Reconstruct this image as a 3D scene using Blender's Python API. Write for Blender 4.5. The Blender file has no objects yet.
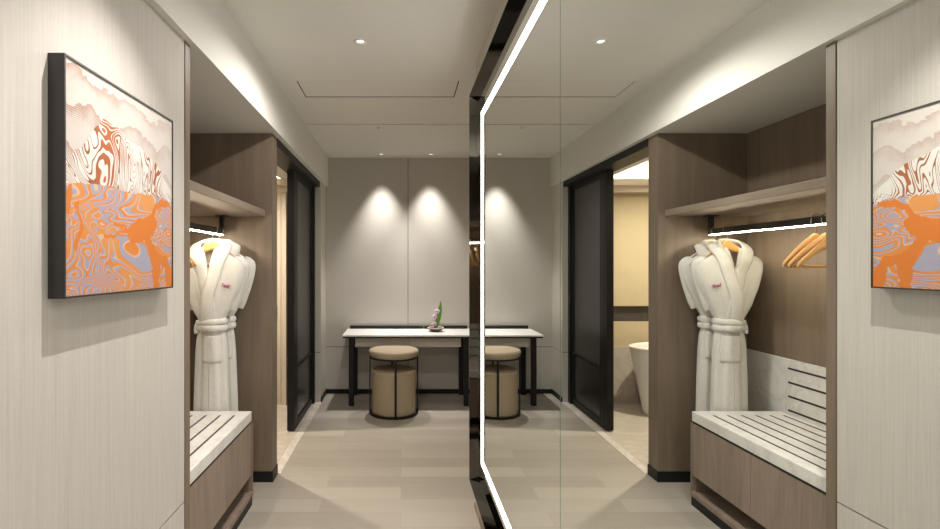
import bpy, bmesh, math, random
from math import pi, sin, cos, asin, sqrt, radians
from mathutils import Vector, Matrix
random.seed(7)
SC = bpy.context.scene
COL = SC.collection

# ------------------------------------------------------------------ materials
def new_mat(name):
    m = bpy.data.materials.new(name); m.use_nodes = True
    nt = m.node_tree; nt.nodes.clear()
    out = nt.nodes.new('ShaderNodeOutputMaterial')
    b = nt.nodes.new('ShaderNodeBsdfPrincipled')
    nt.links.new(b.outputs[0], out.inputs[0])
    return m, nt, b
def val(sock, v):
    sock.default_value = v
def rgba(c): return (c[0], c[1], c[2], 1)
def node(nt, t, **kw):
    n = nt.nodes.new(t)
    for k, v in kw.items(): setattr(n, k, v)
    return n
def coords(nt, scale=(1,1,1), src='Object'):
    tc = node(nt, 'ShaderNodeTexCoord'); mp = node(nt, 'ShaderNodeMapping')
    val(mp.inputs['Scale'], scale)
    nt.links.new(tc.outputs[src], mp.inputs[0])
    return mp.outputs[0]
def noise(nt, vec, scale=5, detail=4, rough=.55, dist=0):
    n = node(nt, 'ShaderNodeTexNoise')
    val(n.inputs['Scale'], scale); val(n.inputs['Detail'], detail); val(n.inputs['Roughness'], rough); val(n.inputs['Distortion'], dist)
    nt.links.new(vec, n.inputs['Vector'])
    return n.outputs['Fac']
def ramp(nt, fac, stops, interp='LINEAR'):
    r = node(nt, 'ShaderNodeValToRGB'); r.color_ramp.interpolation = interp
    e = r.color_ramp.elements
    e[0].position = stops[0][0]; e[0].color = rgba(stops[0][1])
    e[1].position = stops[-1][0]; e[1].color = rgba(stops[-1][1])
    for p, c in stops[1:-1]:
        q = e.new(p); q.color = rgba(c)
    nt.links.new(fac, r.inputs[0])
    return r.outputs[0]
def mixc(nt, fac, a, b, mode='MIX'):
    m = node(nt, 'ShaderNodeMix', data_type='RGBA', blend_type=mode)
    for s, v in ((m.inputs['Factor'], fac), (m.inputs['A'], a), (m.inputs['B'], b)):
        pass
    ins = [m.inputs[0], m.inputs[6], m.inputs[7]]
    for s, v in zip(ins, (fac, a, b)):
        if hasattr(v, 'is_linked'): nt.links.new(v, s)
        elif isinstance(v, (int, float)): s.default_value = v
        else: s.default_value = rgba(v)
    return m.outputs[2]
def mth(nt, op, a, b=None, c=None):
    m = node(nt, 'ShaderNodeMath', operation=op)
    for i, v in enumerate((a, b, c)):
        if v is None: continue
        if hasattr(v, 'is_linked'): nt.links.new(v, m.inputs[i])
        else: m.inputs[i].default_value = v
    return m.outputs[0]
def bump(nt, b, h, strength=.2, dist=.002):
    n = node(nt, 'ShaderNodeBump'); val(n.inputs['Strength'], strength); val(n.inputs['Distance'], dist)
    nt.links.new(h, n.inputs['Height']); nt.links.new(n.outputs[0], b.inputs['Normal'])

def plain(name, c, rough=.5, metal=0, spec=.5, bumpscale=None, bstr=.15, coat=0):
    m, nt, b = new_mat(name)
    val(b.inputs['Base Color'], rgba(c)); val(b.inputs['Roughness'], rough); val(b.inputs['Metallic'], metal)
    val(b.inputs['Specular IOR Level'], spec); val(b.inputs['Coat Weight'], coat)
    v = coords(nt)
    f = noise(nt, v, bumpscale or 60, 3)
    nt.links.new(mixc(nt, f, tuple(x*.95 for x in c), tuple(min(1, x*1.05) for x in c)), b.inputs['Base Color'])
    if bumpscale: bump(nt, b, f, bstr, .001)
    return m
def emit(name, c, s):
    m = bpy.data.materials.new(name); m.use_nodes = True
    nt = m.node_tree; nt.nodes.clear()
    out = nt.nodes.new('ShaderNodeOutputMaterial'); e = nt.nodes.new('ShaderNodeEmission')
    val(e.inputs[0], rgba(c)); val(e.inputs[1], s); nt.links.new(e.outputs[0], out.inputs[0])
    return m
def fabric(name, c, var=.10, vert=(260, 260, 3), rough=.8, bs=.25):
    m, nt, b = new_mat(name)
    a = noise(nt, coords(nt, vert), 1, 3, .7)
    a2 = noise(nt, coords(nt, (70, 70, 2)), 1, 2, .6)
    h = noise(nt, coords(nt, (60, 60, 500)), 1, 2, .6)
    k = mth(nt, 'ADD', mth(nt, 'MULTIPLY', a, .6), mth(nt, 'MULTIPLY', a2, .25))
    k = mth(nt, 'ADD', k, mth(nt, 'MULTIPLY', h, .15))
    nt.links.new(ramp(nt, k, [(.32, tuple(x*(1-var) for x in c)), (.68, tuple(min(1, x*(1+var)) for x in c))]), b.inputs['Base Color'])
    val(b.inputs['Roughness'], rough); val(b.inputs['Specular IOR Level'], .3)
    bump(nt, b, k, bs, .002)
    return m
def timber(name, c0, c1, axis='Z', rough=.5, k=1.0):
    m, nt, b = new_mat(name)
    s = {'Z': (9, 9, .9), 'Y': (9, .9, 9), 'X': (.9, 9, 9)}[axis]
    s2 = {'Z': (160, 160, 3), 'Y': (160, 3, 160), 'X': (3, 160, 160)}[axis]
    a = noise(nt, coords(nt, s), 1*k, 5, .6, 1.2); g = noise(nt, coords(nt, s2), 1, 3, .6)
    f = mth(nt, 'ADD', mth(nt, 'MULTIPLY', a, .65), mth(nt, 'MULTIPLY', g, .35))
    nt.links.new(ramp(nt, f, [(.32, c0), (.68, c1)]), b.inputs['Base Color'])
    val(b.inputs['Roughness'], rough); val(b.inputs['Specular IOR Level'], .35)
    bump(nt, b, g, .12, .001)
    return m
def marble(name, base, vein, scale=2.2, rough=.3, amount=.5):
    m, nt, b = new_mat(name)
    v = coords(nt)
    w = noise(nt, v, scale, 8, .62, 1.6)
    d = mth(nt, 'ABSOLUTE', mth(nt, 'SUBTRACT', w, .5))
    cl = noise(nt, v, scale*.6, 4, .6)
    c1 = ramp(nt, d, [(0, vein), (.05, tuple(b_*(1-amount*.25) for b_ in base)), (.16, base)])
    c2 = mixc(nt, mth(nt, 'MULTIPLY', cl, amount), c1, tuple(x*.86 for x in base))
    nt.links.new(c2, b.inputs['Base Color']); val(b.inputs['Roughness'], rough)
    return m

M = {}
M['paint'] = plain('ceiling_paint', (.69, .675, .625), .75, spec=.2, bumpscale=90, bstr=.04)
M['wallpaper'] = fabric('woven_wallpaper', (.485, .452, .41), .115)
M['panel'] = fabric('grey_wall_panel', (.50, .475, .43), .03, bs=.05, rough=.6)
M['panel_light'] = fabric('pale_wall_panel', (.56, .53, .47), .04, bs=.05, rough=.6)
M['black'] = plain('black_metal', (.011, .0105, .010), .45, spec=.25)
M['gap'] = plain('dark_gap', (.02, .018, .016), .8)
M['wood'] = timber('greige_oak', (.145, .108, .076), (.21, .160, .116))
M['wood_h'] = timber('greige_oak_long', (.185, .145, .108), (.27, .215, .165), 'Y')
M['drawer'] = timber('smoked_walnut', (.185, .138, .107), (.30, .232, .185), 'Z', .5, 1.3)
M['marble'] = marble('white_marble', (.69, .675, .64), (.57, .555, .53), 3.0, .35, .2)
M['top_white'] = marble('vanity_stone', (.74, .73, .70), (.69, .68, .655), 1.6, .25, .06)
M['stone'] = marble('beige_stone', (.60, .535, .45), (.44, .38, .31), 2.2, .35, .6)
M['cream'] = plain('cream_lacquer', (.66, .58, .47), .45)
M['tan'] = fabric('tan_wallcovering', (.50, .415, .26), .06, (40, 40, 400), .45, .05)
M['threshold'] = marble('pale_threshold', (.68, .63, .55), (.5, .46, .4), 3, .3, .3)
M['white'] = plain('white_acrylic', (.80, .77, .71), .25)
M['robe'] = None
M['leather'] = plain('tan_leather', (.37, .30, .205), .5, spec=.4, bumpscale=160, bstr=.12)
M['hanger'] = timber('varnished_beech', (.50, .26, .085), (.66, .38, .14), 'X', .3)
M['chrome'] = plain('chrome', (.75, .75, .75), .15, 1)
M['rail'] = plain('dark_bronze', (.05, .045, .04), .4, .6)
M['frame_mirror'] = plain('black_mirror_steel', (.13, .12, .108), .04, 1)
M['led'] = emit('mirror_light', (1, .98, .945), 6.8)
M['led_rail'] = emit('rail_light', (1, .88, .69), 105)
M['led_cove'] = emit('cove_light', (1, .95, .86), 110)
M['lens'] = emit('lamp_lens', (1, .95, .86), 1.3)
M['trim_white'] = plain('white_enamel', (.8, .79, .77), .4)
M['darkband'] = plain('smoked_glass', (.055, .048, .04), .3)
M['bowl'] = plain('brown_ceramic', (.11, .055, .04), .3)
M['bowl_rim'] = plain('pale_glaze', (.62, .58, .53), .25)
M['leaf'] = plain('green_leaf', (.16, .36, .05), .45, bumpscale=40, bstr=.1)
M['grass_leaf'] = plain('pale_grass', (.30, .33, .17), .5)
M['petal'] = plain('lilac_petal', (.72, .52, .74), .6)
M['petal_heart'] = plain('magenta_heart', (.32, .045, .26), .6)
M['thread'] = plain('plum_thread', (.36, .07, .16), .7)
M['inlay'] = plain('charcoal_inlay', (.035, .03, .027), .6)
M['sponge'] = plain('black_foot', (.02, .02, .02), .6)

# terry cloth
m, nt, b = new_mat('terry_cloth'); M['robe'] = m
v = coords(nt); f = noise(nt, v, 260, 2, .7); f2 = noise(nt, v, 22, 3, .6)
nt.links.new(ramp(nt, f, [(.3, (.57, .555, .515)), (.7, (.68, .665, .62))]), b.inputs['Base Color'])
val(b.inputs['Roughness'], .95); val(b.inputs['Specular IOR Level'], .1); val(b.inputs['Sheen Weight'], .3)
bump(nt, b, mth(nt, 'ADD', f, mth(nt, 'MULTIPLY', f2, 2.2)), .55, .004)
# mirror glass
m, nt, b = new_mat('silvered_mirror'); M['mirror'] = m
val(b.inputs['Base Color'], (.875, .90, .87, 1)); val(b.inputs['Metallic'], 1); val(b.inputs['Roughness'], 0)
m, nt, b = new_mat('green_glass_edge'); M['glass_edge'] = m
val(b.inputs['Base Color'], (.22, .31, .26, 1)); val(b.inputs['Roughness'], .1)
# reeded dark door glass
m, nt, b = new_mat('dark_reeded_glass'); M['door_glass'] = m
val(b.inputs['Base Color'], (.055, .052, .047, 1)); val(b.inputs['Roughness'], .28); val(b.inputs['Specular IOR Level'], .6)
bump(nt, b, noise(nt, coords(nt, (120, 120, 1)), 1, 1, .5), .25, .002)
# plank floor: boards run across the passage
m, nt, b = new_mat('grey_oak_planks'); M['floor'] = m
v = coords(nt)
br = node(nt, 'ShaderNodeTexBrick'); br.offset = .37; br.offset_frequency = 2
nt.links.new(v, br.inputs['Vector'])
val(br.inputs['Scale'], 1); val(br.inputs['Brick Width'], 1.35); val(br.inputs['Row Height'], .165)
val(br.inputs['Mortar Size'], .0012); val(br.inputs['Mortar Smooth'], .3); val(br.inputs['Bias'], 0)
val(br.inputs['Color1'], (.268, .238, .194, 1)); val(br.inputs['Color2'], (.42, .385, .325, 1)); val(br.inputs['Mortar'], (.23, .20, .165, 1))
g = noise(nt, coords(nt, (3, 60, 60)), 1, 4, .6, .6); g2 = noise(nt, coords(nt, (1.2, 9, 9)), 1, 3, .6)
c = mixc(nt, mth(nt, 'MULTIPLY', g, .5), br.outputs['Color'], (.31, .275, .23))
c = mixc(nt, mth(nt, 'MULTIPLY', g2, .35), c, (.48, .44, .385))
nt.links.new(c, b.inputs['Base Color']); val(b.inputs['Roughness'], .42); val(b.inputs['Specular IOR Level'], .4)
bump(nt, b, g, .08, .001)

# artwork: relief contour lines, rust mountains over an orange and lilac ground
AY0, AW, AZ0, AH = 1.216, .570, 1.420, .600
def art_material():
    m, nt, b = new_mat('contour_artwork')
    tc = node(nt, 'ShaderNodeTexCoord'); sp = node(nt, 'ShaderNodeSeparateXYZ')
    nt.links.new(tc.outputs['Generated'], sp.inputs[0])
    u, v = sp.outputs['Y'], sp.outputs['Z']
    cmb = node(nt, 'ShaderNodeCombineXYZ'); nt.links.new(u, cmb.inputs[0]); nt.links.new(v, cmb.inputs[1])
    vec = cmb.outputs[0]
    def curve(pts):
        return ramp(nt, u, [(p, (h, h, h)) for p, h in pts], 'B_SPLINE' if False else 'LINEAR')
    def stripes(sc, det, freq, width, dist=0, off=0, stretch=(1, 1, 1)):
        mp = node(nt, 'ShaderNodeMapping'); val(mp.inputs['Location'], (off, off*.7, off)); val(mp.inputs['Scale'], stretch); nt.links.new(vec, mp.inputs[0])
        n = noise(nt, mp.outputs[0], sc, det, .45, dist)
        t = mth(nt, 'FRACT', mth(nt, 'MULTIPLY', n, freq))
        return n, t
    wob = noise(nt, vec, 9, 2, .5)
    wob0 = mth(nt, 'MULTIPLY', mth(nt, 'SUBTRACT', wob, .5), .10)
    # paper with halftone hills
    hills = None
    n0 = noise(nt, vec, 4.5, 4, .55)
    layer = mth(nt, 'FRACT', mth(nt, 'ADD', mth(nt, 'MULTIPLY', v, 6.2), mth(nt, 'MULTIPLY', n0, 2.0)))
    shade = mth(nt, 'MULTIPLY', mth(nt, 'POWER', layer, 2.2), .9)
    dx = mth(nt, 'SINE', mth(nt, 'MULTIPLY', mth(nt, 'ADD', u, v), 330)); dy = mth(nt, 'SINE', mth(nt, 'MULTIPLY', mth(nt, 'SUBTRACT', u, v), 330))
    dot = mth(nt, 'GREATER_THAN', mth(nt, 'ADD', mth(nt, 'MULTIPLY', dx, dy), mth(nt, 'MULTIPLY', shade, 1.3)), .62)
    dotk = mth(nt, 'MULTIPLY', dot, mth(nt, 'MULTIPLY', mth(nt, 'ADD', mth(nt, 'MULTIPLY', shade, .7), .25), mth(nt, 'SUBTRACT', 1.05, mth(nt, 'MULTIPLY', u, .75))))
    paper = mixc(nt, mth(nt, 'MULTIPLY', shade, .28), (.47, .43, .395), (.32, .26, .225))
    paper = mixc(nt, dotk, paper, (.26, .14, .09))
    # mountain
    nm, t = stripes(2.4, 1.9, 40, .5, 1.3, 3.1)
    patch = noise(nt, vec, 4.2, 1, .4)
    thr = mth(nt, 'ADD', .38, mth(nt, 'MULTIPLY', mth(nt, 'SUBTRACT', patch, .5), 2.0))
    rust = mth(nt, 'LESS_THAN', t, thr)
    mount = mixc(nt, rust, (.55, .53, .49), ramp(nt, patch, [(.35, (.17, .065, .032)), (.62, (.33, .10, .038))]))
    top = curve([(0, .585), (.10, .63), (.19, .735), (.28, .81), (.40, .80), (.56, .765), (.70, .735), (.86, .67), (1, .56)])
    inm = mth(nt, 'LESS_THAN', v, mth(nt, 'ADD', top, mth(nt, 'MULTIPLY', wob0, .6)))
    col = mixc(nt, inm, paper, mount)
    # ground
    ng, tg = stripes(1.9, 1.9, 28, .5, 1.4, 8.4, (.7, 1.6, 1))
    band = noise(nt, vec, 3.1, 1, .4)
    thg = mth(nt, 'ADD', .58, mth(nt, 'MULTIPLY', mth(nt, 'SUBTRACT', band, .5), 1.6))
    org = mth(nt, 'LESS_THAN', tg, thg)
    edge = mth(nt, 'LESS_THAN', mth(nt, 'ABSOLUTE', mth(nt, 'SUBTRACT', tg, thg)), .07)
    ground = mixc(nt, org, (.29, .275, .345), ramp(nt, band, [(.35, (.54, .17, .035)), (.65, (.54, .235, .075))]))
    ground = mixc(nt, mth(nt, 'MULTIPLY', edge, .8), ground, (.58, .38, .23))
    # big solid orange roots
    def seg(x0, y0, x1, y1, r):
        # distance from the warped point to a segment
        px = mth(nt, 'SUBTRACT', mth(nt, 'ADD', u, wob0), x0); py = mth(nt, 'SUBTRACT', mth(nt, 'ADD', v, wob0), y0)
        ex, ey = x1-x0, y1-y0; l2 = ex*ex+ey*ey
        h = mth(nt, 'MAXIMUM', 0, mth(nt, 'MINIMUM', 1, mth(nt, 'DIVIDE', mth(nt, 'ADD', mth(nt, 'MULTIPLY', px, ex), mth(nt, 'MULTIPLY', py, ey)), l2)))
        qx = mth(nt, 'SUBTRACT', px, mth(nt, 'MULTIPLY', h, ex)); qy = mth(nt, 'SUBTRACT', py, mth(nt, 'MULTIPLY', h, ey))
        d = mth(nt, 'SQRT', mth(nt, 'ADD', mth(nt, 'MULTIPLY', qx, qx), mth(nt, 'MULTIPLY', qy, qy)))
        return mth(nt, 'SUBTRACT', d, r)
    segs = [(.54, .29, .74, .35, .052), (.70, .30, .80, .12, .040), (.80, .12, .80, -.02, .034), (.78, .15, .93, .16, .034), (.93, .16, .98, .0, .030),
            (.72, .36, .80, .47, .016), (.80, .47, .95, .50, .020), (.38, .34, .56, .30, .012), (.03, .47, .02, .36, .012), (.07, .38, .12, .30, .014), (.12, .30, .06, .20, .014), (.28, .26, .50, .30, .008)]
    d = None
    for s in segs:
        q = seg(*s); d = q if d is None else mth(nt, 'MINIMUM', d, q)
    root = mth(nt, 'LESS_THAN', d, 0)
    ground = mixc(nt, root, ground, (.52, .155, .028))
    gl = curve([(0, .475), (.25, .50), (.5, .505), (.75, .515), (.88, .525), (1, .50)])
    ing = mth(nt, 'LESS_THAN', v, mth(nt, 'ADD', gl, mth(nt, 'MULTIPLY', wob0, .5)))
    col = mixc(nt, ing, col, ground)
    nt.links.new(col, b.inputs['Base Color']); val(b.inputs['Roughness'], .6); val(b.inputs['Specular IOR Level'], .25)
    hgt = mth(nt, 'MAXIMUM', mth(nt, 'MULTIPLY', org, ing), mth(nt, 'MULTIPLY', root, ing))
    bump(nt, b, hgt, .35, .002)
    return m
M['art'] = art_material()

# ------------------------------------------------------------------ mesh helpers
def box(bm, x0, x1, y0, y1, z0, z1, mi=0, bev=0, seg=2):
    t = bmesh.new()
    vs = [t.verts.new((x, y, z)) for x in (x0, x1) for y in (y0, y1) for z in (z0, z1)]
    for f in ((0,1,3,2), (4,6,7,5), (0,4,5,1), (2,3,7,6), (0,2,6,4), (1,5,7,3)):
        t.faces.new([vs[i] for i in f])
    bmesh.ops.recalc_face_normals(t, faces=t.faces)
    if bev: bmesh.ops.bevel(t, geom=list(t.edges), offset=bev, segments=seg, profile=.5, affect='EDGES')
    merge(bm, t, mi)
def merge(bm, t, mi=None):
    mp = {v: bm.verts.new(v.co) for v in t.verts}
    for f in t.faces:
        try:
            g = bm.faces.new([mp[v] for v in f.verts]); g.material_index = f.material_index if mi is None else mi; g.smooth = f.smooth
        except ValueError: pass
    t.free()
def lathe(bm, prof, cx=0, cy=0, n=48, sx=1, sy=1, mi=0, close_top=True, close_bot=True, smooth=True):
    rings = []
    for r, z in prof:
        rings.append([bm.verts.new((cx+r*sx*cos(2*pi*i/n), cy+r*sy*sin(2*pi*i/n), z)) for i in range(n)])
    for a, b_ in zip(rings, rings[1:]):
        for i in range(n):
            f = bm.faces.new((a[i], a[(i+1) % n], b_[(i+1) % n], b_[i])); f.smooth = smooth; f.material_index = mi
    if close_bot: f = bm.faces.new(rings[0][::-1]); f.material_index = mi
    if close_top: f = bm.faces.new(rings[-1]); f.material_index = mi
def tube(bm, pts, r, n=10, mi=0, cap=True, flat=None):
    pts = [Vector(p) for p in pts]; rr = r if isinstance(r, (list, tuple)) else [r]*len(pts)
    rings = []; up = Vector((0, 0, 1))
    prev = None
    for i, p in enumerate(pts):
        t = (pts[min(i+1, len(pts)-1)] - pts[max(i-1, 0)]).normalized()
        if prev is None:
            a = t.cross(Vector((0, 1, 0)) if abs(t.y) < .9 else Vector((1, 0, 0))).normalized()
        else:
            a = (prev - t*prev.dot(t)).normalized()
        prev = a; c = t.cross(a)
        k = flat or 1
        rings.append([bm.verts.new(p + a*rr[i]*cos(2*pi*j/n) + c*rr[i]*k*sin(2*pi*j/n)) for j in range(n)])
    for a, b_ in zip(rings, rings[1:]):
        for j in range(n):
            f = bm.faces.new((a[j], a[(j+1) % n], b_[(j+1) % n], b_[j])); f.smooth = True; f.material_index = mi
    if cap:
        for R in (rings[0][::-1], rings[-1]):
            f = bm.faces.new(R); f.material_index = mi; f.smooth = True
def smooth_path(pts, n=6):
    P = [Vector(p) for p in pts]; out = []
    for i in range(len(P)-1):
        p0, p1, p2, p3 = P[max(i-1, 0)], P[i], P[i+1], P[min(i+2, len(P)-1)]
        for k in range(n):
            t = k/n
            out.append(.5*((2*p1) + (p2-p0)*t + (2*p0-5*p1+4*p2-p3)*t*t + (3*p1-p0-3*p2+p3)*t**3))
    out.append(P[-1]); return out

ORIGIN = {}
def obj(name, bm, mats, parent=None, recalc=True, solid=0, sub=0):
    me = bpy.data.meshes.new(name)
    if recalc: bmesh.ops.recalc_face_normals(bm, faces=bm.faces)
    root = parent
    org = Vector((0, 0, 0))
    while root is not None:
        if root.name in ORIGIN: org = ORIGIN[root.name]
        root = root.parent
    if org.length: bmesh.ops.translate(bm, verts=bm.verts, vec=-org)
    bm.to_mesh(me); bm.free()
    for mm in (mats if isinstance(mats, (list, tuple)) else [mats]): me.materials.append(mm)
    o = bpy.data.objects.new(name, me); COL.objects.link(o)
    if parent is not None: o.parent = parent
    if solid:
        s = o.modifiers.new('solid', 'SOLIDIFY'); s.thickness = solid; s.offset = 0
    if sub:
        s = o.modifiers.new('sub', 'SUBSURF'); s.levels = sub; s.render_levels = sub
    return o
def thing(name, label, cat, loc, group=None):
    o = bpy.data.objects.new(name, None); COL.objects.link(o); o.location = loc
    o.empty_display_size = .05
    ORIGIN[o.name] = Vector(loc)
    o['label'] = label; o['category'] = cat
    if group: o['group'] = group
    return o
def struct(name, bm, mats, label=None, parent=None):
    o = obj(name, bm, mats, parent)
    if parent is None: o['kind'] = 'structure'
    if label: o['label'] = label
    return o
def dup(root, loc, label, group=None):
    r = root.copy(); COL.objects.link(r); r.location = loc; r['label'] = label
    if group: r['group'] = group
    def kids(src, dst):
        for ch in [c for c in bpy.data.objects if c.parent == src]:
            c = ch.copy(); COL.objects.link(c); c.parent = dst
            kids(ch, c)
    kids(root, r)
    return r
def B(*boxes, **kw):
    bm = bmesh.new()
    for bx in boxes: box(bm, *bx, **kw)
    return bm

# ------------------------------------------------------------------ the shell
XW = -.874          # face of the passage's left wall
YB = 5.70           # back wall
ZC = 2.739          # ceiling
ZS = 2.406          # underside of the bulkhead
JZ = .543           # horizontal joint of the panelling
YN = -1.6           # passage left open behind the camera to let the ambient fill in

bm = B((-1.52, 1.05, YN, 3.51, -.08, 0), (XW, 1.05, 3.51, YB+.1, -.08, 0))
struct('floor', bm, M['floor'], 'grey oak plank floor running across the passage')
bm = B((-3.3, XW, 3.51, 5.40, -.08, 0))
struct('floor_bathroom', bm, M['stone'], 'beige stone floor of the bathroom behind the sliding door')
bm = B((-.925, XW+.012, 3.512, 5.33, 0, .004))
struct('trim_1', bm, M['threshold'], 'pale stone threshold strip along the sliding door')

# ceiling with a flush hatch and a shadow line
px0, px1, py0, py1, gp = -.707, .395, 3.31, 3.635, .008
sl = 4.336
X0, X1 = -.845, 1.05
bm = bmesh.new()
T = .003
box(bm, X0, X1, YN, py0, ZC, ZC+T)
box(bm, X0, px0, py0, py1, ZC, ZC+T); box(bm, px1, X1, py0, py1, ZC, ZC+T)
box(bm, X0, X1, py1, sl-.008, ZC, ZC+T); box(bm, X0, X1, sl+.008, YB+.1, ZC, ZC+T)
box(bm, X0, X1, YN, YB+.1, ZC+.05, ZC+.08, 1)
struct('ceiling', bm, [M['paint'], M['gap']], 'smooth off white ceiling over the passage')
t = thing('access_hatch', 'flush white rectangular hatch with dark shadow gaps in the ceiling', 'hatch', ((px0+px1)/2, (py0+py1)/2, ZC))
obj('hatch_panel', B((px0+gp, px1-gp, py0+.003, py1-.018, ZC, ZC+T)), M['paint'], t)

bm = B((-1.56, X0, YN, 3.512, ZS, ZC+.08), (-1.27, X0, 3.512, YB+.1, ZS, ZC+.08))
struct('bulkhead', bm, M['paint'], 'white dropped bulkhead above the wardrobe and sliding door')

def panelled(bm, x0, x1, y0, y1, z0, z1, joint, gap=.006, axis='x+'):
    box(bm, x0, x1, y0, y1, z0, joint-gap/2); box(bm, x0, x1, y0, y1, joint+gap/2, z1)
    e = .008
    if axis == 'x+': box(bm, x0, x1-e, y0, y1, joint-gap/2, joint+gap/2, 1)
    if axis == 'x-': box(bm, x0+e, x1, y0, y1, joint-gap/2, joint+gap/2, 1)
    if axis == 'y-': box(bm, x0, x1, y0+e, y1, joint-gap/2, joint+gap/2, 1)
bm = bmesh.new(); panelled(bm, -1.0, XW, YN, 1.975, 0, ZS, JZ)
struct('wall_left', bm, [M['wallpaper'], M['gap']], 'wall in woven beige wallpaper behind the framed picture')
struct('baseboard_left', B((XW, XW+.012, YN, 1.975, 0, .055)), M['black'])
bm = bmesh.new(); panelled(bm, -1.05, XW, 5.34, YB, 0, ZS, JZ)
struct('wall_corner', bm, [M['panel_light'], M['gap']], 'short pale wall between the sliding door and the back wall')
struct('baseboard_corner', B((XW, XW+.012, 5.335, YB-.012, 0, .052)), M['black'])
bm = bmesh.new()
for xa, xb in ((-1.05, .079), (.0845, .86)):
    panelled(bm, xa, xb, YB, YB+.1, 0, ZC, JZ, axis='y-')
box(bm, .079, .0845, YB+.008, YB+.1, 0, ZC, 1)
struct('wall_back', bm, [M['panel'], M['gap']], 'smooth grey panelled back wall behind the vanity table')
struct('baseboard_back', B((XW, .86, YB-.012, YB, 0, .052)), M['black'])
bm = bmesh.new(); panelled(bm, .86, 1.05, 3.03, YB+.1, 0, ZC, JZ, axis='x-')
struct('wall_right', bm, [M['panel_light'], M['gap']], 'wall beside the vanity table beyond the mirror')
struct('baseboard_right', B((.848, .86, 3.03, YB-.012, 0, .052)), M['black'])
struct('wall_partition', B((.465, 1.05, YN, 3.03, 0, ZC)), M['panel_light'], 'pale wall behind the big mirror')
struct('baseboard_partition', B((.453, .465, YN, 3.03, 0, .03)), M['wood_h'])

# bathroom
bm = B((-3.3, -1.0, 5.29, 5.40, 0, .615), (-3.3, -1.32, 5.275, 5.29, 0, .615))
struct('wall_bathroom_lower', bm, M['stone'], 'beige stone wainscot behind the bathtub')
bm = B((-3.3, -1.0, 5.29, 5.50, .615, .88), (-3.3, -1.0, 5.29, 5.50, 1.052, 2.40))
struct('wall_bathroom_upper', bm, M['tan'], 'tan wallcovering above the bathtub')
struct('trim_2', B((-3.3, -1.0, 5.34, 5.50, .88, 1.052)), M['darkband'], 'dark recessed strip in the tan bathroom wall')
bm = B((-3.3, -1.03, 5.20, 5.29, 2.268, 2.335), (-3.3, -1.03, 5.14, 5.29, 2.335, 2.40))
struct('trim_3', bm, M['cream'], 'stepped cream cornice of the bathroom')
struct('cove_strip', B((-3.2, -1.3, 5.215, 5.235, 2.402, 2.412)), M['led_cove'])
bm = B((-1.32, -1.285, 5.235, 5.29, 0, 2.268), (-1.275, -1.225, 5.22, 5.29, 0, 2.268), (-1.215, -1.03, 5.235, 5.29, 0, 2.268), (-1.32, -1.03, 5.25, 5.29, 0, 2.268))
struct('trim_4', bm, M['cream'], 'cream moulded pilaster inside the bathroom')
struct('wall_bathroom_left', B((-3.4, -3.3, 3.41, 5.5, 0, 2.8)), M['stone'])
struct('wall_bathroom_near', B((-3.3, -1.53, 3.41, 3.51, 0, 2.8)), M['cream'])
struct('ceiling_bathroom', B((-3.3, -1.27, 3.41, 5.5, 2.72, 2.8)), M['paint'])
struct('wall_bathroom_top', B((-3.3, -1.27, 5.40, 5.5, 2.40, 2.72)), M['paint'])

# black sliding door, half open
d = thing('door_1', 'black framed sliding door with dark reeded glass, slid half open', 'door', (-.98, 4.83, 0))
del d['category']; d['kind'] = 'structure'
Y0, Y1, DX0, DX1 = 4.385, 5.275, -1.02, -.955
bm = B((DX0, DX1, Y0, Y0+.045, .012, 2.36), (DX0, DX1, Y0+.05, Y0+.15, .012, 2.36), (DX0, DX1-.01, Y0+.04, Y0+.055, .012, 2.36),
       (DX0, DX1, Y1-.045, Y1, .012, 2.36), (DX0, DX1, Y0+.15, Y1-.045, .012, .07), (DX0, DX1, Y0+.15, Y1-.045, 2.29, 2.36), bev=.002, seg=1)
obj('door_frame', bm, M['black'], d)
obj('rail', B((DX0, DX1, Y0+.15, Y1-.045, .54, .565), bev=.002, seg=1), M['black'], d)
obj('glass', B((DX0+.02, DX1-.014, Y0+.14, Y1-.04, .565, 2.295)), M['door_glass'], d)
obj('kick_panel', B((DX0+.02, DX1-.012, Y0+.14, Y1-.04, .06, .545)), plain('black_lacquer', (.012, .0115, .011), .25), d)
struct('trim_5', B((-1.06, -.885, 3.512, 5.34, 2.345, ZS-.001), bev=.002, seg=1), M['black'], 'black header of the sliding door')
struct('trim_6', B((-1.06, -.935, 5.277, 5.34, 0, 2.345), bev=.002, seg=1), M['black'], 'black far jamb of the sliding door')

# ------------------------------------------------------------------ bathtub
t = thing('bathtub', 'white oval freestanding bathtub with flared sides on the stone floor', 'bathtub', (-2.205, 4.90, 0))
bm = bmesh.new()
prof = [(.96, .0), (1, .012), (1.0, .02)]
n = 72
def ell(ax, ay, z): return [bm.verts.new((-2.205+ax*cos(2*pi*i/n), 4.90+ay*sin(2*pi*i/n), z)) for i in range(n)]
rings = []
for k in range(12):
    q = k/11; rings.append(ell(.66+.13*q**1.1, .27+.075*q**1.1, .0+.66*q))
rings.append(ell(.798, .352, .672)); rings.append(ell(.795, .350, .682)); rings.append(ell(.775, .330, .684)); rings.append(ell(.765, .320, .676))
for k in range(8):
    q = k/7; rings.append(ell(.76-.20*q, .315-.11*q, .66-.50*q))
for a, c in zip(rings, rings[1:]):
    for i in range(n):
        f = bm.faces.new((a[i], a[(i+1) % n], c[(i+1) % n], c[i])); f.smooth = True
bm.faces.new(rings[0][::-1]); bm.faces.new(rings[-1])
obj('tub_shell', bm, M['white'], t)

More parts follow.
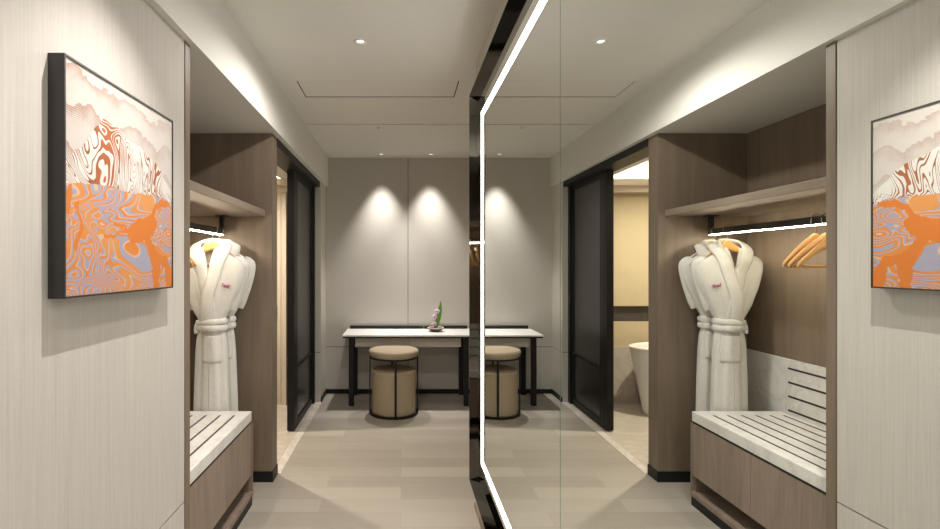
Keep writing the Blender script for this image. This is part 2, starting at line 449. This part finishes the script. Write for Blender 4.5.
# ------------------------------------------------------------------ wardrobe
w = thing('wardrobe', 'open greige oak wardrobe niche with shelf and lit clothes rail', 'wardrobe', (-1.18, 2.75, 0))
obj('side_panel', B((-1.55, -.888, 3.38, 3.51, .072, ZS-.001), bev=.0015, seg=1), M['wood'], w)
obj('side_panel', B((-1.55, -.872, 1.980, 2.026, .0, ZS-.001), bev=.0015, seg=1), M['wood'], w)
obj('back_panel', B((-1.55, -1.505, 2.04, 3.38, .0, ZS-.001)), M['wood'], w)
obj('skirting', B((-1.505, -.882, 3.374, 3.511, .0, .072)), M['black'], w)
obj('shelf', B((-1.505, -.935, 2.041, 3.379, 1.831, 1.876), bev=.004), M['wood_h'], w)
rl = obj('clothes_rail', B((-1.222, -1.198, 2.10, 3.325, 1.702, 1.742), bev=.004), M['rail'], w)
for yb in (3.31, 2.16):
    obj('bracket', B((-1.222, -1.198, yb-.018, yb+.018, 1.742, 1.826), (-1.245, -1.175, yb-.035, yb+.035, 1.823, 1.831), bev=.0015, seg=1), M['black'], rl)
ls = obj('light_strip', B((-1.217, -1.203, 2.11, 3.315, 1.6975, 1.703)), M['led_rail'], rl); ls['label'] = 'glowing warm light strip under the rail'

# ------------------------------------------------------------------ luggage bench
bt = thing('luggage_bench', 'low marble topped luggage bench with oak drawers in the wardrobe niche', 'bench', (-1.19, 2.55, 0))
BX, BY1, BY0 = -.932, 3.06, 2.042
top = obj('bench_top', B((-1.504, BX, BY0, BY1, .525, .585), bev=.003), M['marble'], bt)
xs = [-1.010, -1.096, -1.182, -1.268, -1.354, -1.436]
st = None
for x in xs:
    if st is None:
        st = obj('inlay_strip', B((x-.006, x+.006, BY0+.02, 2.97, .580, .5862)), M['inlay'], top); sx = x
    else:
        c = st.copy(); COL.objects.link(c); c.parent = top; c.location = (x-sx, 0, 0)
bs = obj('backsplash', B((-1.5045, -1.483, 2.042, 3.372, .5855, .92), (-1.5045, -1.483, 3.062, 3.372, .30, .5855)), M['marble'], w); bs['label'] = 'upright marble back panel with dark slots'
st = None
for z in (.866, .781, .696, .611):
    if st is None:
        st = obj('inlay_strip', B((-1.487, -1.4818, BY0+.02, 2.995, z-.006, z+.006)), M['inlay'], bs)
    else:
        c = st.copy(); COL.objects.link(c); c.parent = bs; c.location = (0, 0, z-.866)
cb = obj('cabinet', B((-1.46, -.945, BY0+.002, BY1-.022, .49, .525), (-1.46, -.945, BY1-.022, BY1-.004, .06, .525), (-1.50, -1.45, BY0+.002, BY1-.022, .06, .525),
                      (-1.46, -.97, BY0+.002, BY1-.022, .184, .20)), M['wood'], bt)
obj('shadow_gap', B((-1.44, -.935, BY0+.01, BY1-.006, .512, .5255)), M['gap'], bt)
obj('drawer', B((-.96, BX-.003, 2.5535, BY1-.002, .184, .511), bev=.0015, seg=1), M['drawer'], bt)
obj('drawer', B((-.96, BX-.003, BY0+.002, 2.5505, .184, .511), bev=.0015, seg=1), M['drawer'], bt)
obj('end_panel', B((-1.46, -.924, BY1-.006, BY1-.0005, .09, .511)), M['drawer'], bt)
obj('base_board', B((-1.46, BX+.008, BY0+.002, BY1+.008, .058, .088), bev=.002, seg=1), M['drawer'], bt)
obj('plinth', B((-1.46, BX+.002, BY0+.002, BY1+.002, 0, .058)), M['black'], bt)

# ------------------------------------------------------------------ hangers and robes
HZ = 1.722
def hanger(name, label, loc, group):
    t = thing(name, label, 'hanger', loc, group)
    cx, cy = loc[0], loc[1]
    bm = bmesh.new(); N = 40; L = .19
    ringp = None
    for i in range(N+1):
        x = -L + 2*L*i/N; u = min(1, abs(x)/L)
        zt = 1.656 - .152*u**1.22 + (.004 if u < .1 else 0)
        hh = .046*(1-u)**1.4 + .021
        yo = .012 - .022*u*u
        c = Vector((cx+x, cy+yo, zt-hh/2)); R = []
        for j in range(12):
            a = 2*pi*j/12; k = 1 if i not in (0, N) else .55
            R.append(bm.verts.new(c + Vector((0, .0105*k*math.copysign(abs(cos(a))**.6, cos(a)), hh/2*k*math.copysign(abs(sin(a))**.6, sin(a))))))
        if ringp:
            for j in range(12):
                f = bm.faces.new((ringp[j], ringp[(j+1) % 12], R[(j+1) % 12], R[j])); f.smooth = True
        else: bm.faces.new(R[::-1])
        ringp = R
    bm.faces.new(ringp)
    obj('shoulder_bar', bm, M['hanger'], t)
    bm = bmesh.new(); tube(bm, [(cx-.176, cy-.006, 1.512), (cx-.165, cy-.004, 1.490), (cx, cy, 1.490), (cx+.165, cy-.004, 1.490), (cx+.176, cy-.006, 1.512)], .0075, 8)
    obj('trouser_bar', bm, M['hanger'], t)
    bm = bmesh.new()
    pts = [(cx, cy+.012, 1.64), (cx, cy+.008, 1.675), (cx, cy, 1.689)]
    for k in range(13):
        a = radians(-80 + 250*k/12); pts.append((cx+.033*cos(a), cy, HZ+.033*sin(a)))
    tube(bm, pts, .0022, 6)
    o = obj('hook', bm, M['chrome'], t); o['label'] = 'thin chrome hook'
    return t
HG = 'wooden clothes hangers on the wardrobe rail'
h0 = hanger('clothes_hanger', 'wooden hanger inside the front white bathrobe', (-1.205, 3.128, 1.5), HG)
dup(h0, (-1.206, 3.244, 1.5), 'wooden hanger inside the rear white bathrobe beside the oak side panel', HG)
for y, l in ((2.465, 'empty wooden hanger on the rail nearest the bathrobes'), (2.40, 'empty wooden hanger in the middle of the three bare ones'), (2.335, 'empty wooden hanger on the rail farthest from the bathrobes')):
    o = dup(h0, (-1.21, y, 1.5), l, HG); o.rotation_euler = (0, 0, radians({2.465: -3, 2.40: 5, 2.335: 9}[y]))

ROWS = [  # z, shoulder rise, half width, half depth
 (1.530, .092, .165, .034), (1.522, .090, .198, .044), (1.508, .086, .214, .050), (1.48, .076, .221, .055), (1.44, .060, .217, .058), (1.40, .046, .207, .059), (1.34, .030, .184, .059),
 (1.28, .018, .153, .056), (1.22, .008, .124, .052), (1.165, 0, .090, .047), (1.12, 0, .079, .044), (1.08, 0, .083, .046), (1.02, 0, .094, .050),
 (.94, 0, .101, .053), (.84, 0, .106, .055), (.74, 0, .110, .057), (.64, 0, .114, .055), (.54, 0, .117, .054), (.44, 0, .120, .054)]
def row_at(z):
    if z >= ROWS[0][0]: return ROWS[0]
    for a, c in zip(ROWS, ROWS[1:]):
        if c[0] <= z <= a[0]:
            q = (a[0]-z)/(a[0]-c[0]); return tuple(p*(1-q)+r*q for p, r in zip(a, c))
    return ROWS[-1]
def robe_surf(phi, z, off=0, seed=0, scale=1.0):
    _, rise, wd, dp = row_at(z)
    env = min(1, max(0, (1.52-z)/.25))*(1 - .75*math.exp(-((z-1.12)/.05)**2))
    low = min(1, max(0, (1.10-z)/.5))
    r = 1 + env*((.125-.075*low)*sin(5*phi+seed+.8*sin(z*3)) + (.075-.05*low)*sin(9*phi+1.3+seed*2+z*2) + .015*sin(16*phi+seed))
    x = wd*scale*sin(phi)*(1+(r-1)*.35); c = cos(phi)
    y = -dp*math.copysign(abs(c)**.8, c)*r
    nx, ny = sin(phi)/max(wd, .01), -c/max(dp, .01); l = math.hypot(nx, ny) or 1
    u = min(1, abs(sin(phi)))
    return Vector((x+off*nx/l, y+off*ny/l, z + rise*(1-u**1.35)))
def gap_at(z):
    return max(0, min(.062, (z-1.415)*.36))
def bathrobe(name, label, cx, cy, seed, wide, group):
    t = thing(name, label, 'bathrobe', (cx, cy, .44), group)
    C = Vector((cx, cy, 0))
    bm = bmesh.new(); N = 96
    zs = []
    for a, c in zip(ROWS, ROWS[1:]):
        k = max(1, int((a[0]-c[0])/.022)); zs += [a[0]+(c[0]-a[0])*i/k for i in range(k)]
    zs.append(ROWS[-1][0])
    prev = None
    for z in zs:
        g = gap_at(z); wd = row_at(z)[2]; p0 = asin(min(.9, g/wd))
        R = [bm.verts.new(C + robe_surf(p0 + (2*pi-2*p0)*i/N, z, 0, seed, wide)) for i in range(N+1)]
        if prev:
            for i in range(N):
                f = bm.faces.new((prev[i], prev[i+1], R[i+1], R[i])); f.smooth = True
        prev = R
    obj('robe_body', bm, M['robe'], t, solid=.005)
    for s in (-1, 1):
        bm = bmesh.new()
        pts = smooth_path([(s*.150*wide, .010, 1.535), (s*.180*wide, .014, 1.512), (s*.188*wide, .018, 1.47), (s*.168*wide, .02, 1.38), (s*.138*wide, .022, 1.29), (s*.112*wide, .022, 1.215)], 5)
        n = len(pts); rr = [.018+.030*min(1, i/7)**.7 - .006*(i/n) for i in range(n)]
        rr[-1] = .036; rr[-2] = .038; rr[-3] = .040
        prev = None; K = 28
        for i, p in enumerate(pts):
            tg = (pts[min(i+1, n-1)]-pts[max(i-1, 0)]).normalized(); a = tg.cross(Vector((0, 1, 0))).normalized()
            R = []
            for j in range(K):
                q = 2*pi*j/K; rip = 1+.09*sin(4*q+seed+i*.05)*min(1, i/6)
                R.append(bm.verts.new(C + Vector(p) + a*rr[i]*cos(q)*rip + Vector((0, 1, 0))*rr[i]*.72*sin(q)*rip))
            if prev:
                for j in range(K):
                    f = bm.faces.new((prev[j], prev[(j+1) % K], R[(j+1) % K], R[j])); f.smooth = True
            else: bm.faces.new(R[::-1])
            prev = R
        obj('sleeve', bm, M['robe'], t)
    # shawl collar, one strip from belt round the neck to belt
    ctr = [(-.042, -.046, 1.10, 1), (-.046, -.063, 1.165, 1), (-.032, -.079, 1.29, 1), (.000, -.073, 1.42, 1), (.034, -.064, 1.52, 1), (.058, -.046, 1.585, .9), (.062, -.014, 1.638, .7), (.046, .022, 1.658, .35), (.0, .036, 1.664, 0)]
    L = [(Vector((x, y, z)), w_) for x, y, z, w_ in ctr]
    R_ = [(Vector((-p.x, p.y + (.012 if p.z < 1.45 else 0), p.z)), -w_) for p, w_ in L[:-1]][::-1]
    P = L + R_
    path = smooth_path([p for p, _ in P], 6); n = len(path); m_ = len(P)-1
    bm = bmesh.new(); prev = None; K = 20
    for i, p in enumerate(path):
        q = i/6; k = min(int(q), m_-1); fr = q-k
        wx = P[k][1]*(1-fr)+P[k+1][1]*fr
        out = Vector((wx, .12*(1 if abs(wx) > .5 else 3)*(1), -.75*(1-abs(wx))-.10)).normalized()
        tg = (path[min(i+1, n-1)]-path[max(i-1, 0)]).normalized()
        out = (out - tg*out.dot(tg)).normalized(); nrm = tg.cross(out).normalized()
        hw = .037 + .002*sin(i*.4+seed); hw *= .75 if p.z < 1.16 else 1
        c = C + p + out*hw*.9
        R = []
        for j in range(K):
            a = 2*pi*j/K
            R.append(bm.verts.new(c + out*hw*cos(a) + nrm*(.011+.0015*sin(i*.9))*math.copysign(abs(sin(a))**.8, sin(a))))
        if prev:
            for j in range(K):
                f = bm.faces.new((prev[j], prev[(j+1) % K], R[(j+1) % K], R[j])); f.smooth = True
        else: bm.faces.new(R[::-1])
        prev = R
    bm.faces.new(prev)
    obj('collar', bm, M['robe'], t)
    # belt: two soft turns and a tucked end
    bm = bmesh.new(); K = 60
    for zc, hh, tilt in ((1.134, .020, .005), (1.101, .021, -.004)):
        rings = []
        for i in range(K):
            ph = 2*pi*i/K; p = robe_surf(ph, 1.12, .013, seed, wide); dirn = Vector((sin(ph), -cos(ph), 0))
            R = []
            for j in range(12):
                a = 2*pi*j/12
                R.append(bm.verts.new(C + Vector((p.x, p.y*1.12, zc + tilt*sin(ph) + hh*(1+.08*sin(5*ph+seed))*sin(a))) + dirn*.010*cos(a)))
            rings.append(R)
        for i in range(K):
            A, D = rings[i], rings[(i+1) % K]
            for j in range(12):
                f = bm.faces.new((A[j], A[(j+1) % 12], D[(j+1) % 12], D[j])); f.smooth = True
    tube(bm, [C+Vector(q) for q in smooth_path([(-.076, -.03, 1.13), (-.086, -.034, 1.11), (-.086, -.038, 1.08), (-.082, -.04, 1.065)], 4)], [.012]*12+[.009], 12, flat=.5)
    obj('belt', bm, M['robe'], t)
    # patch pocket
    bm = bmesh.new(); grid = []
    for iz in range(15):
        z = 1.055 - .172*iz/14; row = []
        for ix in range(15):
            ph = -.50 + 1.44*ix/14
            edge = 0 if ix in (0, 14) or iz == 14 else 1
            row.append(bm.verts.new(C + robe_surf(ph, z, .002+.008*edge, seed, wide) + Vector((0, -.003*edge*sin(pi*ix/14)*(1-iz/20), -.004*sin(pi*ix/14)*(iz == 0)))))
        grid.append(row)
    for a, c in zip(grid, grid[1:]):
        for i in range(14):
            f = bm.faces.new((a[i], a[i+1], c[i+1], c[i])); f.smooth = True
    obj('pocket', bm, M['robe'], t, solid=.004)
    # small embroidered mark on the breast
    bm = bmesh.new()
    def mark(du, dz):
        z = 1.352 + dz; ph = asin(max(-1, min(1, (.112+du)/(row_at(z)[2]*wide))))
        return C + robe_surf(ph, z, .0085, seed, wide)
    strokes = [[(-.024, .010), (-.021, -.006), (-.015, -.003)], [(-.015, .004), (-.010, -.007), (-.006, .005)], [(-.006, .006), (-.003, -.008), (.002, .002)], [(.002, .004), (.007, -.006), (.011, .004)], [(.011, .007), (.013, -.010), (.019, -.009)], [(-.024, .009), (-.016, .007)], [(.012, .008), (.021, .004), (.021, -.004)]]
    for s_ in strokes: tube(bm, smooth_path([mark(*p) for p in s_], 4), .0024, 6)
    o = obj('embroidery', bm, M['thread'], t); o['label'] = 'small plum embroidered mark on the breast'
    return t
RG = 'white bathrobes hanging on the wardrobe rail'
bathrobe('bathrobe', 'front white terry bathrobe, belted, nearest the camera on the rail', -1.208, 3.128, .4, .945, RG)
bathrobe('bathrobe', 'rear white terry bathrobe hanging against the oak side panel', -1.196, 3.262, 2.1, .93, RG)

# ------------------------------------------------------------------ framed picture
t = thing('framed_picture', 'square framed relief picture of orange contour lines and rust mountains', 'picture', (-.85, 1.501, 1.415))
py0_, py1_, pz0, pz1 = 1.212, 1.790, 1.415, 2.024
fr = .005
bm = B((XW, -.832, py0_, py0_+fr, pz0, pz1), (XW, -.832, py1_-fr, py1_, pz0, pz1), (XW, -.832, py0_+fr, py1_-fr, pz0, pz0+fr), (XW, -.832, py0_+fr, py1_-fr, pz1-fr, pz1))
obj('frame', bm, plain('black_frame', (.022, .019, .017), .45), t)
o = obj('canvas', B((XW, -.835, py0_+fr, py1_-fr, pz0+fr, pz1-fr)), M['art'], t); o['label'] = 'canvas with raised orange, rust and lilac contour lines'

# ------------------------------------------------------------------ the big mirror
mr = thing('wall_mirror', 'large wall mirror with black slanted frame and a glowing white line along its border', 'mirror', (.443, 1.0, .25))
MX = .443; my0, my1, mz0, mz1 = -.60, 2.80, .288, 2.430; of = .046
bm = bmesh.new()
def loop(x, o): return [bm.verts.new((x, y, z)) for y, z in ((my0-o, mz0-o*.75), (my1+o*.9, mz0-o*.75), (my1+o*.9, mz1+o), (my0-o, mz1+o))]
loops = [loop(.464, 0), loop(MX, 0), loop(MX-.047, of), loop(MX-.047, of+.004), loop(.464, of+.004)]
for a, c in zip(loops, loops[1:]):
    for i in range(4): bm.faces.new((a[i], a[(i+1) % 4], c[(i+1) % 4], c[i]))
obj('frame', bm, M['frame_mirror'], mr)
ym = 1.36
for ya, yb in ((my0+.001, ym-.0022), (ym+.0022, my1-.001)):
    bm = bmesh.new(); box(bm, MX-.001, .460, ya, yb, mz0+.001, mz1-.001, 1)
    for f in bm.faces:
        f.material_index = 0 if f.calc_center_median().x < MX-.0005 else 1
    obj('mirror_panel', bm, [M['mirror'], M['glass_edge']], mr)
a0, a1, b0, b1, lw = my0+.12, 2.685, .405, 2.335, .032
LX0, LX1 = MX-.004, MX-.0015
bm = B((LX0, LX1, a0, a1, b0, b0+lw), (LX0, LX1, a0, a1, b1-lw, b1), (LX0, LX1, a0, a0+lw, b0+lw, b1-lw), (LX0, LX1, a1-lw*1.5, a1, b0+lw, b1-lw))
o = obj('light_strip', bm, M['led'], mr); o['label'] = 'glowing white light strip around the mirror'

# ------------------------------------------------------------------ vanity table
vt = thing('vanity_table', 'slim vanity table with white stone top and black metal legs', 'table', (.095, 5.43, 0))
tx0, tx1, ty0, ty1 = -.62, .80, 5.16, 5.694
obj('tabletop', B((tx0, tx1, ty0, ty1, .738, .756), bev=.003), M['top_white'], vt)
obj('subframe', B((tx0+.006, tx1-.006, ty0+.006, ty1, .722, .738)), M['black'], vt)
obj('back_rail', B((tx0+.03, tx1-.03, ty1-.022, ty1, .756, .792), bev=.002, seg=1), M['black'], vt)
dr = fabric('drawer_front', (.50, .465, .40), .03, bs=.04, rough=.5)
for xa, xb in ((-.49, .0845), (.0875, .64)):
    obj('drawer', B((xa, xb, 5.24, 5.64, .617, .722), bev=.0015, seg=1), dr, vt)
lg = None
for xa in (-.553, .667):
    for ya in (5.19, 5.632):
        if lg is None:
            lg = obj('leg', B((xa, xa+.052, ya, ya+.05, 0, .722), bev=.002, seg=1), M['black'], vt); lx, ly = xa, ya
        else:
            c = lg.copy(); COL.objects.link(c); c.parent = vt; c.location = (xa-lx, ya-ly, 0)

# ------------------------------------------------------------------ stool
sx_, sy_ = -.073, 4.97
s = thing('stool', 'round tan leather stool in a black metal frame tucked at the vanity', 'stool', (sx_, sy_, 0))
bm = bmesh.new()
P = [(.214, .014), (.220, .022)] + [(.222, .03+.37*i/8) for i in range(9)] + [(.2235, .408), (.219, .412), (.2235, .416)]
P += [(.2235-.022*(1-cos(pi/2*i/6)), .424+.022*sin(pi/2*i/6)) for i in range(7)] + [(.17, .4485), (.10, .451), (.03, .452)]
lathe(bm, P, sx_, sy_, 72)
obj('drum', bm, M['leather'], s)
bm = bmesh.new()
P = [(.06, .574), (.226, .574)] + [(.230+.008*sin(pi/2*i/4), .582-.008*cos(pi/2*i/4)) for i in range(5)] + [(.246, .600), (.253, .618)]
P += [(.253-.026*(1-cos(pi/2*i/7)), .622+.024*sin(pi/2*i/7)) for i in range(8)] + [(.19, .6485), (.1, .650), (.02, .6505)]
lathe(bm, P, sx_, sy_, 72)
obj('seat_cushion', bm, M['leather'], s)
bm = bmesh.new()
def ringband(r0, r1, z0, z1):
    n = 72; L = [[bm.verts.new((sx_+r*cos(2*pi*i/n), sy_+r*sin(2*pi*i/n), z)) for i in range(n)] for r, z in ((r0, z0), (r1, z0), (r1, z1), (r0, z1))]
    for a in range(4):
        A, D = L[a], L[(a+1) % 4]
        for i in range(n): bm.faces.new((A[i], A[(i+1) % n], D[(i+1) % n], D[i]))
ringband(.226, .248, 0, .014)
obj('base_ring', bm, M['black'], s)
bm = bmesh.new(); ringband(.215, .248, .563, .575)
obj('seat_ring', bm, M['black'], s)
for k in range(4):
    a = radians(-85 + 90*k); bm = bmesh.new()
    box(bm, -.0105, .0105, -.248, -.236, .013, .565)
    bmesh.ops.rotate(bm, verts=bm.verts, cent=(0, 0, 0), matrix=Matrix.Rotation(a+pi/2, 3, 'Z'))
    bmesh.ops.translate(bm, verts=bm.verts, vec=(sx_, sy_, 0))
    obj('post', bm, M['black'], s)

# ------------------------------------------------------------------ flower dish
fx, fy, fz = .385, 5.45, .756
t = thing('orchid_arrangement', 'lilac orchid and upright green leaf in a shallow brown dish on the table', 'flower arrangement', (fx, fy, fz))
bm = bmesh.new()
lathe(bm, [(.035, fz), (.045, fz+.002), (.074, fz+.018), (.085, fz+.036), (.082, fz+.038), (.064, fz+.024), (.03, fz+.012)], fx, fy, 40)
obj('dish', bm, M['bowl'], t)
bm = bmesh.new()
lathe(bm, [(.083, fz+.036), (.091, fz+.041), (.093, fz+.044), (.090, fz+.0445), (.080, fz+.040), (.080, fz+.037), (.083, fz+.036)], fx, fy, 40, close_top=False, close_bot=False)
o = obj('dish_rim', bm, M['bowl_rim'], t); o['label'] = 'pale glazed rim of the dish'
# broad blade leaf, leaning right
bm = bmesh.new(); prev = None
for i in range(17):
    q = i/16; c = Vector((fx-.006+.062*q+.012*sin(pi*q), fy+.005, fz+.02+.315*q)); wd = .004+.024*sin(pi*min(1, q*.62+.20))**1.1*(1-q**6)
    R = [bm.verts.new(c+Vector((k*wd, -abs(k)*wd*.5, -k*wd*.15))) for k in (-1, -.5, 0, .5, 1)]
    if prev:
        for j in range(4):
            f = bm.faces.new((prev[j], prev[j+1], R[j+1], R[j])); f.smooth = True
    prev = R
obj('leaf', bm, M['leaf'], t, solid=.002)
bm = bmesh.new(); tube(bm, smooth_path([(fx-.005, fy-.01, fz+.01), (fx-.022, fy-.02, fz+.07), (fx-.012, fy-.022, fz+.14), (fx+.012, fy-.02, fz+.22)], 5), .0025, 8)
obj('stem', bm, M['leaf'], t)
for i, (dx, dz, sc) in enumerate(((.014, .225, 1.0), (-.016, .165, .95), (-.018, .083, .95))):
    bm = bmesh.new(); c0 = Vector((fx+dx, fy-.034, fz+dz))
    for k, (an, ln, wd) in enumerate(((90, .030, .012), (18, .032, .017), (162, .032, .017), (234, .028, .011), (306, .028, .011))):
        a = radians(an + 12*i); dv = Vector((cos(a), -.25, sin(a))); nv = Vector((-sin(a), 0, cos(a)))
        prev = None
        for q in range(8):
            f_ = q/7; w_ = wd*sc*sin(pi*(.08+.87*f_))**.7; cc = c0 + dv*ln*sc*f_ + Vector((0, .012*f_*f_, 0))
            R = [bm.verts.new(cc+nv*w_*kk+Vector((0, .004*kk*kk, 0))) for kk in (-1, -.5, 0, .5, 1)]
            if prev:
                for j in range(4):
                    f = bm.faces.new((prev[j], prev[j+1], R[j+1], R[j])); f.smooth = True
            prev = R
    bl = obj('blossom', bm, M['petal'], t, solid=.0015)
    bm = bmesh.new(); bmesh.ops.create_uvsphere(bm, u_segments=14, v_segments=10, radius=.0075*sc, matrix=Matrix.Translation(c0+Vector((0, -.008, -.003))))
    for f in bm.faces: f.smooth = True
    o = obj('lip', bm, M['petal_heart'], bl); o['label'] = 'magenta heart of the blossom'
for k, pts in enumerate(([(0, 0, .02), (-.03, -.01, .10), (-.085, -.012, .155), (-.118, -.012, .12)], [(0, 0, .02), (-.05, .01, .055), (-.118, .008, .068), (-.140, .005, .018)], [(0, 0, .02), (.03, .01, .06), (.075, .012, .062), (.09, .0, .046)], [(0, 0, .02), (-.02, .0, .12), (-.045, .0, .19), (-.10, -.01, .155)])):
    bm = bmesh.new(); pp = smooth_path([(fx+a, fy+b_, fz+c) for a, b_, c in pts], 6)
    tube(bm, pp, [.0016]*(len(pp)-1)+[.0005], 6)
    obj('grass_blade', bm, M['grass_leaf'], t)

# ------------------------------------------------------------------ ceiling lamps
def downlight(label, x, y):
    t = thing('downlight', label, 'downlight', (x, y, ZC), 'recessed ceiling downlights')
    bm = bmesh.new()
    lathe(bm, [(.020, -.0005), (.037, -.0005), (.036, -.005), (.023, -.004), (.020, -.0005)], 0, 0, 40, close_top=False, close_bot=False)
    bmesh.ops.translate(bm, verts=bm.verts, vec=(x, y, ZC)); obj('trim_ring', bm, M['trim_white'], t)
    bm = bmesh.new(); lathe(bm, [(.016, -.0012), (.0205, -.0004)], 0, 0, 32)
    bmesh.ops.translate(bm, verts=bm.verts, vec=(x, y, ZC)); obj('lens', bm, M['lens'], t)
    return t
DL = [('small white downlight alone in the middle of the ceiling before the hatch', -.225, 2.72, 0),
      ('small downlight above the left half of the grey back wall', -.222, 5.50, 1),
      ('small downlight above the right half of the grey back wall', .337, 5.50, 1),
      ('downlight over the framed picture', -.45, 1.40, 2),
      ('added fill lamp behind the camera by the open end', -.2, -.2, 0)]  # last entry: unseen lamp without a fixture, added as general fill
def spot(x, y, target, power, deg, blend, col=(1, .948, .895), r=.03):
    l = bpy.data.lights.new('lamp', 'SPOT'); l.energy = power; l.spot_size = radians(deg); l.spot_blend = blend; l.color = col; l.shadow_soft_size = r
    o = bpy.data.objects.new('spot_lamp', l); COL.objects.link(o); o.location = (x, y, ZC-.02)
    o.rotation_euler = (Vector(target)-Vector(o.location)).to_track_quat('-Z', 'Y').to_euler()
for lab, x, y, k in DL:
    if y != -.2 and k != 2: downlight(lab, x, y)
    if k == 0: spot(x, y, (x, y, 0), 48, 100, .9); spot(x, y, (x, y, 0), 34, 170, .4)
    if k == 1: spot(x, y, (x, y+.01, 0), 120, 64, 1.0)
    if k == 2: downlight(lab, x, y); spot(x, y, (x, y, 0), 105, 92, .9, r=.008)
bd = thing('downlight', 'small added downlight in the bathroom ceiling that brightens the bathtub and wall', 'downlight', (-1.75, 4.3, 2.72), 'recessed ceiling downlights')
bm = bmesh.new(); lathe(bm, [(.020, -.0005), (.037, -.0005), (.036, -.005), (.023, -.004), (.020, -.0005)], 0, 0, 40, close_top=False, close_bot=False)
bmesh.ops.translate(bm, verts=bm.verts, vec=(-1.75, 4.3, 2.72)); obj('trim_ring', bm, M['trim_white'], bd)
l = bpy.data.lights.new('lamp', 'SPOT'); l.energy = 180; l.spot_size = radians(140); l.spot_blend = .8; l.color = (1, .90, .76); l.shadow_soft_size = .04  # lamp added to brighten the tub and tan wall
o = bpy.data.objects.new('spot_lamp', l); COL.objects.link(o); o.location = (-1.75, 4.3, 2.70)
t = thing('sprinkler', 'tiny white sprinkler cap on the ceiling beyond the hatch', 'sprinkler', (-.204, 4.42, ZC))
bm = bmesh.new(); lathe(bm, [(.018, -.0005), (.018, -.006), (.006, -.008), (.006, -.018), (.010, -.019), (.010, -.021)], 0, 0, 20)
bmesh.ops.translate(bm, verts=bm.verts, vec=(-.204, 4.42, ZC)); obj('sprinkler_cap', bm, M['trim_white'], t)

# even ambient fill, added to enter by the open end behind the camera
W = bpy.data.worlds.new('ambient_fill'); SC.world = W; W.use_nodes = True
bg = W.node_tree.nodes['Background']; bg.inputs[0].default_value = (1, .975, .94, 1); bg.inputs[1].default_value = .5

# ------------------------------------------------------------------ camera
cam = bpy.data.cameras.new('camera'); co = bpy.data.objects.new('camera', cam); COL.objects.link(co)
co.location = (0, 0, 1.5); co.rotation_euler = (pi/2, 0, 0)
cam.sensor_width = 36; cam.sensor_fit = 'HORIZONTAL'; cam.lens = 490*36/940; cam.shift_x = 69/940; cam.clip_start = .02
SC.camera = co
SC.view_settings.view_transform = 'Standard'; SC.view_settings.look = 'None'; SC.view_settings.exposure = .42; SC.view_settings.gamma = 1; SC.view_settings.use_curve_mapping = False
SC.cycles.max_bounces = 10; SC.cycles.diffuse_bounces = 6; SC.cycles.glossy_bounces = 6
SC.cycles.sample_clamp_indirect = 6
